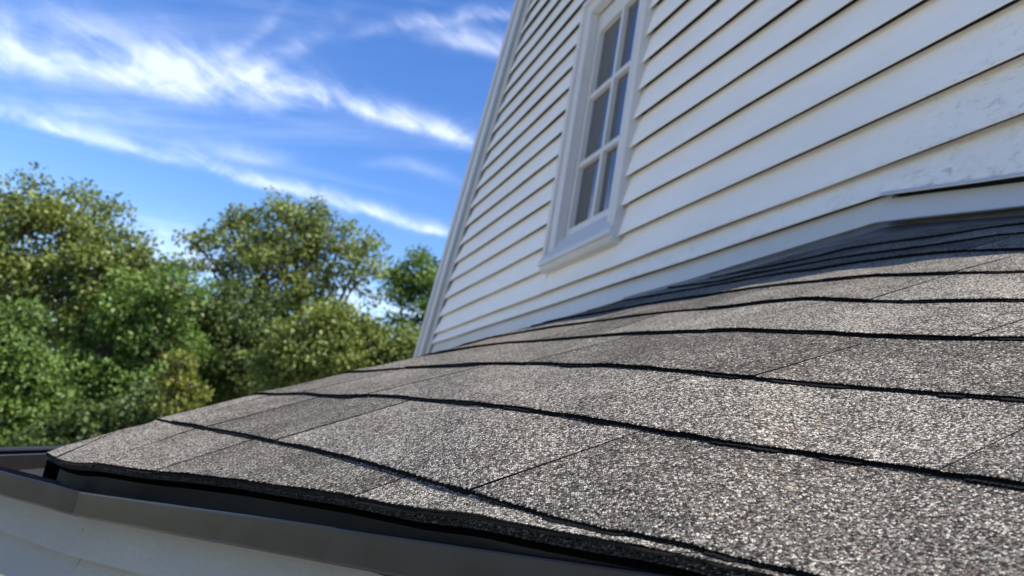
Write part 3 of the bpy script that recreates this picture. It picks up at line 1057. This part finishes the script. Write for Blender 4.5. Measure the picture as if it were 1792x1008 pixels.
# ---------------------------------------------------------------- gutter
H_G = -.128
P1 = pc(138, 862, hdepth(138, 862, H_G))
P2 = pc(-150, 787, hdepth(-150, 787, H_G))
P3 = pc(330, 777, hdepth(330, 777, H_G))
P0 = pc(1150, 1007, .46)
P0 = P1 + (P0 - P1) * 1.9
gut = empty("gutter", P1, house)
FACE = .0248


def hperp(a, b_):
    d = b_ - a; d[2] = 0; d /= np.linalg.norm(d)
    return np.array([d[1], -d[0], 0])


centre = pc(700, 700, 1.4)


def inward(a, b_):
    n = hperp(a.copy(), b_.copy())
    return n if n @ (centre - (a + b_) / 2) > 0 else -n


path = [P0, P1, P2, P3]
ins = [inward(path[i], path[i + 1]) for i in range(3)]
inv = [ins[0]]
for i in (0, 1):
    m_ = ins[i] + ins[i + 1]
    inv.append(m_ / (m_ @ ins[i]))
inv.append(ins[2])


def gprofile(P, n):
    tt = .0014
    pts = [(.0078, -.0042), (.0082, -.0032), (.0062, -.0004), (.0040, .0012), (.0018, .0015), (.0004, .0008), (0, -.0006), (-.0005, -.010), (-.0010, -FACE), (.004, -FACE - .003), (.052, -FACE - .001), (.054, -.0022), (.0495, -.0014), (.0495, -.0026),
           (.0526, -.0036), (.0506, -FACE + tt - .001), (.004, -FACE + .0006), (.0012, -FACE + tt + .001), (tt, -.006)]
    return [P + n * a + UP * b_ for a, b_ in pts]


for i in range(3):
    a, b_ = path[i], path[i + 1]
    secs = []
    for k_, s_ in enumerate(np.linspace(0, 1, 13)):
        P = a + (b_ - a) * s_; n = inv[i] + (inv[i + 1] - inv[i]) * s_
        if 0 < k_ < 12:
            P = P + ins[i] * (.0005 * noise1(k_ * 1.3, i + 40)) + UP * (.0004 * noise1(k_ * 1.1, i + 44))
        if k_ == 12 and i < 2: P = P + (a - b_) / np.linalg.norm(a - b_) * .0004
        secs.append(gprofile(P, n))
    prism("gutter_section", secs, M_GUT, gut)
# soffit closing the bay roof from below
sp_ = [p + n_ * .05 - UP * (FACE + .0025) for p, n_ in zip(path, inv)]
V = [p for p in sp_] + [p - UP * .006 for p in sp_]
mesh("soffit_panel", V, [(0, 1, 2, 3), (7, 6, 5, 4), (0, 4, 5, 1), (1, 5, 6, 2), (2, 6, 7, 3), (3, 7, 4, 0)], M_PAPER, gut)
# sealed joint at the corner
jn = (ins[0] + ins[1]); jn /= np.linalg.norm(jn)

# ---------------------------------------------------------------- siding below the gutter
bay = empty("bay_wall", P1 + jn * .05 - UP * 1.0, house)


def vplane_hit(x, y, p, n):
    r = C2W @ np.array([(x - CX) / FPX, (y - CY) / FPX, 1.0])
    d = ((p - CAM) @ n) / (r @ n)
    return CAM + r * d


Cn = vplane_hit(157, 905, P1 + ins[0] * .042, ins[0])
# both planes pass through the same corner line
d1 = (P0 - P1); d1h = d1.copy(); d1h[2] = 0; d1h /= np.linalg.norm(d1h)
d2 = (P2 - P1); d2h = d2.copy(); d2h[2] = 0; d2h /= np.linalg.norm(d2h)
rb = vplane_hit(149.5, 977, Cn, ins[0])[2] - Cn[2]
rL = vplane_hit(0, 922, Cn, ins[1])
rR = vplane_hit(282, 1008, Cn, ins[0])
r2L = vplane_hit(0, 995, Cn, ins[1])
print('bay rows', rb, rL[2] - Cn[2], rR[2] - Cn[2], r2L[2] - Cn[2], 'gutter P1 depth', np.linalg.norm(P1 - CAM))


def low_board(p_dir, ln, n_in, zt0, zb0, slope, gap, start=0.0, z_top_slope=None):
    """clapboard on the bay: from the corner along p_dir"""
    secs = []
    zts = slope if z_top_slope is None else z_top_slope
    for s_ in np.linspace(start, ln, 12):
        b0 = Cn + p_dir * (s_ if s_ > 0 else gap)
        zb = zb0 + slope * s_; zt = zt0 + zts * s_
        wob = .0003 * noise1(s_ * 40, 77)
        secs.append([b0 + UP * zt + n_in * .004, b0 + UP * zb - n_in * (.0150 + wob), b0 + UP * (zb - .0004) - n_in * .0040,
                     b0 + UP * (zb - .0002) + n_in * .004, b0 + UP * zt + n_in * .006])
    return prism("siding_board", secs, M_LOWSIDE, bay)


lenL = np.linalg.norm((P2 - P1)[:2])
slL = (rL[2] - Cn[2] - rb) / np.linalg.norm((rL - Cn)[:2])
slR = (rR[2] - Cn[2] - rb) / np.linalg.norm((rR - Cn)[:2])
h2 = r2L[2] - Cn[2] - slL * np.linalg.norm((r2L - Cn)[:2])
gsl = d1[2] / np.linalg.norm(d1[:2])
low_board(d2h, lenL * 1.1, ins[1], .012, rb, slL, .0004, 0, 0)
low_board(d1h, .9, ins[0], .012, rb, slR, .0006, 0, gsl)
low_board(d2h, lenL * 1.1, ins[1], rb - .0024, h2, slL, .0, 0)
low_board(d1h, .9, ins[0], rb - .0024, rb * 2.05, slR, .0, .0012)
# old caulk crumbling out of the corner joint
V = []; F = []
rc = np.random.default_rng(5)
tip = (d1h + d2h); tip /= np.linalg.norm(tip)
for i in range(13):
    zc = .004 + rb * rc.uniform(.02, 1.0)
    px_ = (zc - .012) / (rb - .012)
    c_ = Cn + UP * zc - (ins[0] + ins[1]) * .5 * (.0080 * np.clip(px_, 0, 1) + .0010) + d1h * rc.normal(0, .0006)
    sx, sz = rc.uniform(.0002, .0006), rc.uniform(.0005, .0018)
    o = len(V)
    for dz_ in (-1, 1):
        for a_, b_ in ((-1, -1), (1, -1), (1, 1), (-1, 1)):
            V.append(c_ + d1h * sx * a_ * rc.uniform(.6, 1.2) + ins[0] * .0008 * b_ + UP * dz_ * sz * rc.uniform(.6, 1.2))
    F += [(o, o + 1, o + 5, o + 4), (o + 1, o + 2, o + 6, o + 5), (o + 2, o + 3, o + 7, o + 6), (o + 3, o, o + 4, o + 7), (o + 4, o + 5, o + 6, o + 7), (o + 3, o + 2, o + 1, o)]
cb = mesh("caulk_crumbs", V, F, simple("old_caulk", (.035, .032, .022), .9, .2), bay)
cb["kind"] = "stuff"
# body of the bay behind the boards
bodyin = .008
c0 = Cn + (ins[0] + ins[1]) / (1 + ins[0] @ ins[1]) * bodyin
a0 = c0 + d1h * 1.2; a1 = c0 + d2h * lenL * 1.1
ctr = (a0 + a1) / 2 + ins[0] * .5
zt, zb = Cn[2] + .02, Cn[2] + h2 + .004
ringp = [a0, c0, a1, ctr]
V = [np.array([p[0], p[1], zz_]) for zz_ in (zt, zb) for p in ringp]
mesh("bay_box", V, [(0, 1, 5, 4), (1, 2, 6, 5), (2, 3, 7, 6), (3, 0, 4, 7), (4, 5, 6, 7), (3, 2, 1, 0)], M_PAPER, bay)

# =====================================================================
# TREES
# =====================================================================
def tube(V, F, pts, radii, sides=5):
    pts = np.array(pts); n = len(pts); o = len(V)
    tan = np.gradient(pts, axis=0)
    for i in range(n):
        t = tan[i] / (np.linalg.norm(tan[i]) + 1e-9)
        a = np.cross(t, [0.3, 0.9, 0.2]); a /= np.linalg.norm(a) + 1e-9
        b_ = np.cross(t, a)
        for k_ in range(sides):
            an = 2 * math.pi * k_ / sides
            V.append(pts[i] + (a * math.cos(an) + b_ * math.sin(an)) * radii[i])
    for i in range(n - 1):
        for k_ in range(sides):
            F.append((o + i * sides + k_, o + i * sides + (k_ + 1) % sides, o + (i + 1) * sides + (k_ + 1) % sides, o + (i + 1) * sides + k_))


def tree(name, label, D, lobes, m_, leaf=.075, clumps=160, per=110, cr=.26, trunk_x=None, seed=1, group=None, cat="tree", depth=.75, shell=.45, stem=1.0):
    """lobes: (x, y, rx, ry) of crown masses in photo pixels, at distance D"""
    rng = np.random.default_rng(seed)
    mpp = D / FPX
    C = []; Rr = []
    for i, (x, y, rx_, ry_) in enumerate(lobes):
        dd = D + rng.uniform(-.5, .5) * rx_ * mpp * .8
        C.append(pc(x, y, dd)); Rr.append((rx_ * mpp, max(rx_, ry_) * mpp * depth, ry_ * mpp))
    C = np.array(C); Rr = np.array(Rr)
    tx = np.mean(C[:, 0]) if trunk_x is None else pc(trunk_x, 700, D)[0]
    ty = np.mean(C[:, 1])
    basep = np.array([tx, ty, 0.0])
    root = empty(name, basep)
    root["label"] = label; root["category"] = cat
    if group: root["group"] = group
    area = Rr[:, 0] * Rr[:, 2] * Rr[:, 1]
    pick = rng.choice(len(C), clumps, p=area ** .67 / (area ** .67).sum())
    dv = rng.normal(size=(clumps, 3)); dv /= np.linalg.norm(dv, axis=1, keepdims=True)
    rad = shell + (1 - shell) * rng.uniform(0, 1, clumps) ** .6
    cc = C[pick] + dv * Rr[pick] * rad[:, None]
    # wood
    V = []; F = []
    zt = np.max(C[:, 2] - Rr[:, 2] * .3)
    bend = rng.uniform(-.25, .25, 2)
    trunk_pts = [basep + np.array([bend[0] * a * a + .08 * math.sin(a * 5), bend[1] * a * a, zt * a]) for a in np.linspace(0, 1, 9)]
    r0 = (.05 + .013 * zt) * stem
    tube(V, F, trunk_pts, [r0 * (1.25 if i == 0 else 1) * (1 - .78 * i / 8) for i in range(9)], 8)
    limb_end = []
    for i in range(len(C)):
        a = rng.uniform(.35, .75)
        s_ = np.array([np.interp(a, np.linspace(0, 1, 9), [p[k_] for p in trunk_pts]) for k_ in range(3)])
        if s_[2] > C[i, 2]: s_[2] = max(.3, C[i, 2] * .7)
        mid = (s_ + C[i]) / 2 + np.array([0, 0, -.08 * np.linalg.norm(C[i] - s_)])
        tube(V, F, [s_, (s_ + mid) / 2, mid, (mid + C[i]) / 2, C[i]], [r0 * .5, r0 * .42, r0 * .34, r0 * .26, r0 * .18], 6)
    for j in range(clumps):
        s_ = C[pick[j]] + (cc[j] - C[pick[j]]) * .05
        e_ = cc[j]
        mid = (s_ + e_) / 2 + rng.normal(size=3) * .06
        tube(V, F, [s_, mid, e_], [.022, .014, .006], 4)
    mesh("trunk", V, F, M_BARK, root, smooth=True)
    # leaves
    sizes = rng.uniform(.6, 1.35, clumps)
    cnt = np.maximum(8, (per * sizes ** 2).astype(int))
    own = np.repeat(np.arange(clumps), cnt); n = len(own)
    g = rng.normal(size=(n, 3)); g /= np.linalg.norm(g, axis=1, keepdims=True)
    rr = rng.uniform(0, 1, n) ** .5
    pos = cc[own] + g * rr[:, None] * (cr * sizes[own])[:, None] * np.array([1.1, 1.1, .8])
    ax = rng.normal(size=(n, 3)) + g * .8 + np.array([0, 0, -.35]); ax /= np.linalg.norm(ax, axis=1, keepdims=True)
    nm = rng.normal(size=(n, 3)) * .8 + np.array([0, -.15, 1.0]); sd_ = np.cross(ax, nm); sd_ /= np.linalg.norm(sd_, axis=1, keepdims=True) + 1e-9
    nn_ = np.cross(sd_, ax)
    L = leaf * rng.uniform(.6, 1.3, n)[:, None]; Wd = L * .34
    base_ = pos; tip = pos + ax * L - nn_ * L * .12
    l_ = pos + ax * L * .45 + sd_ * Wd + nn_ * L * .06; r_ = pos + ax * L * .45 - sd_ * Wd + nn_ * L * .06
    vv = np.stack([base_, l_, tip, r_], 1).reshape(-1, 3)
    me = bpy.data.meshes.new("crown")
    me.vertices.add(4 * n); me.vertices.foreach_set('co', vv.ravel())
    me.loops.add(6 * n); me.polygons.add(2 * n)
    q = np.arange(n)[:, None] * 4 + np.array([0, 1, 2, 0, 2, 3])[None]
    me.loops.foreach_set('vertex_index', q.ravel().astype(np.int32))
    me.polygons.foreach_set('loop_start', (np.arange(2 * n) * 3).astype(np.int32))
    me.polygons.foreach_set('loop_total', np.full(2 * n, 3, np.int32))
    ct = rng.normal(0, .16, clumps)
    tint = np.clip(.45 + ct[own] + rng.normal(0, .2, n), 0, .94) + (rng.uniform(0, 1, n) > .985) * .5
    at = me.attributes.new('tint', 'FLOAT', 'POINT'); at.data.foreach_set('value', np.repeat(np.clip(tint, 0, 1), 4).astype(np.float32))
    me.materials.append(m_); me.update(); me.validate()
    o = bpy.data.objects.new("crown", me); COL.objects.link(o); o.parent = root; o.matrix_parent_inverse = root.matrix_world.inverted()
    return root


GRP = None
tree("broadleaf_tree", "tall dense olive-green tree at the left edge of the picture", 14,
     [(40, 400, 95, 85), (-40, 430, 90, 110), (130, 400, 70, 85), (60, 520, 120, 90), (190, 470, 60, 80), (265, 500, 50, 60), (-60, 560, 90, 90), (170, 560, 80, 80)],
     M_LEAF_OLIVE, .085, 300, 120, .30, 60, 3)
tree("broadleaf_tree", "airy tree with gaps of sky beside the white gable", 17,
     [(430, 440, 75, 65), (520, 400, 80, 55), (590, 440, 75, 60), (500, 480, 100, 55), (370, 470, 40, 40), (620, 500, 50, 40), (450, 540, 90, 50), (560, 560, 80, 50), (340, 425, 22, 18), (410, 385, 26, 28), (640, 430, 28, 30), (545, 362, 30, 20)],
     M_LEAF_OLIVE, .09, 240, 80, .27, 500, 5)
tree("broadleaf_tree", "small dark tree rising just left of the gable corner board", 20,
     [(740, 480, 55, 40), (700, 500, 35, 35), (790, 500, 60, 50), (740, 560, 70, 50), (820, 560, 60, 60)],
     M_LEAF_GREEN, .10, 130, 90, .30, 745, 6)
tree("leafy_tree", "bright green bushy tree in the lower left corner in front of the others", 10.5,
     [(-20, 640, 90, 110), (60, 700, 70, 80), (-30, 760, 90, 80), (90, 760, 60, 50), (20, 560, 50, 60)],
     M_LEAF_GREEN, .075, 200, 110, .22, 10, 8)
tree("leafy_tree", "mid-green tree between the olive tree and the airy tree", 13,
     [(240, 540, 70, 80), (310, 500, 45, 45), (180, 630, 80, 80), (290, 620, 60, 80), (220, 700, 90, 60), (130, 690, 60, 60)],
     M_LEAF_GREEN, .078, 230, 110, .25, 215, 9)
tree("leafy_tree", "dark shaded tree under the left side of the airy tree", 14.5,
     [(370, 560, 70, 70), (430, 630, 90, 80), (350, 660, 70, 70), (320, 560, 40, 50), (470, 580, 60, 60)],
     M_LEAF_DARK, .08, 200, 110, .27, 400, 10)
tree("leafy_tree", "sunlit olive bush seen right above the middle of the roof hip", 12.5,
     [(560, 620, 80, 60), (500, 640, 60, 50), (640, 620, 60, 50), (590, 570, 50, 40), (700, 620, 50, 40)],
     M_LEAF_OLIVE, .078, 190, 110, .24, 590, 11)
tree("sapling", "small yellowing sapling against the dark trees above the eave corner", 9.5,
     [(318, 640, 14, 30), (328, 690, 20, 26), (296, 672, 14, 22), (312, 712, 22, 18)],
     M_LEAF_YELLOW, .06, 34, 50, .13, 318, 12, None, "sapling", stem=.22)
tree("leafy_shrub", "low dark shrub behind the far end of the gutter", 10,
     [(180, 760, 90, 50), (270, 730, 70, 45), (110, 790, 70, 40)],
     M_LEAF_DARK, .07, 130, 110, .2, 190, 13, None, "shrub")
# trees far behind that close the gaps low down
far = [(30, 620, 150, 100, "far dark tree behind the tall olive tree"), (260, 600, 120, 90, "far dark tree behind the mid-green tree"),
       (450, 620, 120, 80, "far dark tree low behind the airy tree"), (640, 635, 110, 75, "far dark tree low beside the gable corner board")]
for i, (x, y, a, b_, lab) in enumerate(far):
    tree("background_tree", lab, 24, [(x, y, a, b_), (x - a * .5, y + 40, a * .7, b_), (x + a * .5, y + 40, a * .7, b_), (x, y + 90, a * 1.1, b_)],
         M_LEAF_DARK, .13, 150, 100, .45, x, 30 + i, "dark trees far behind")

print("objects", len(bpy.data.objects))
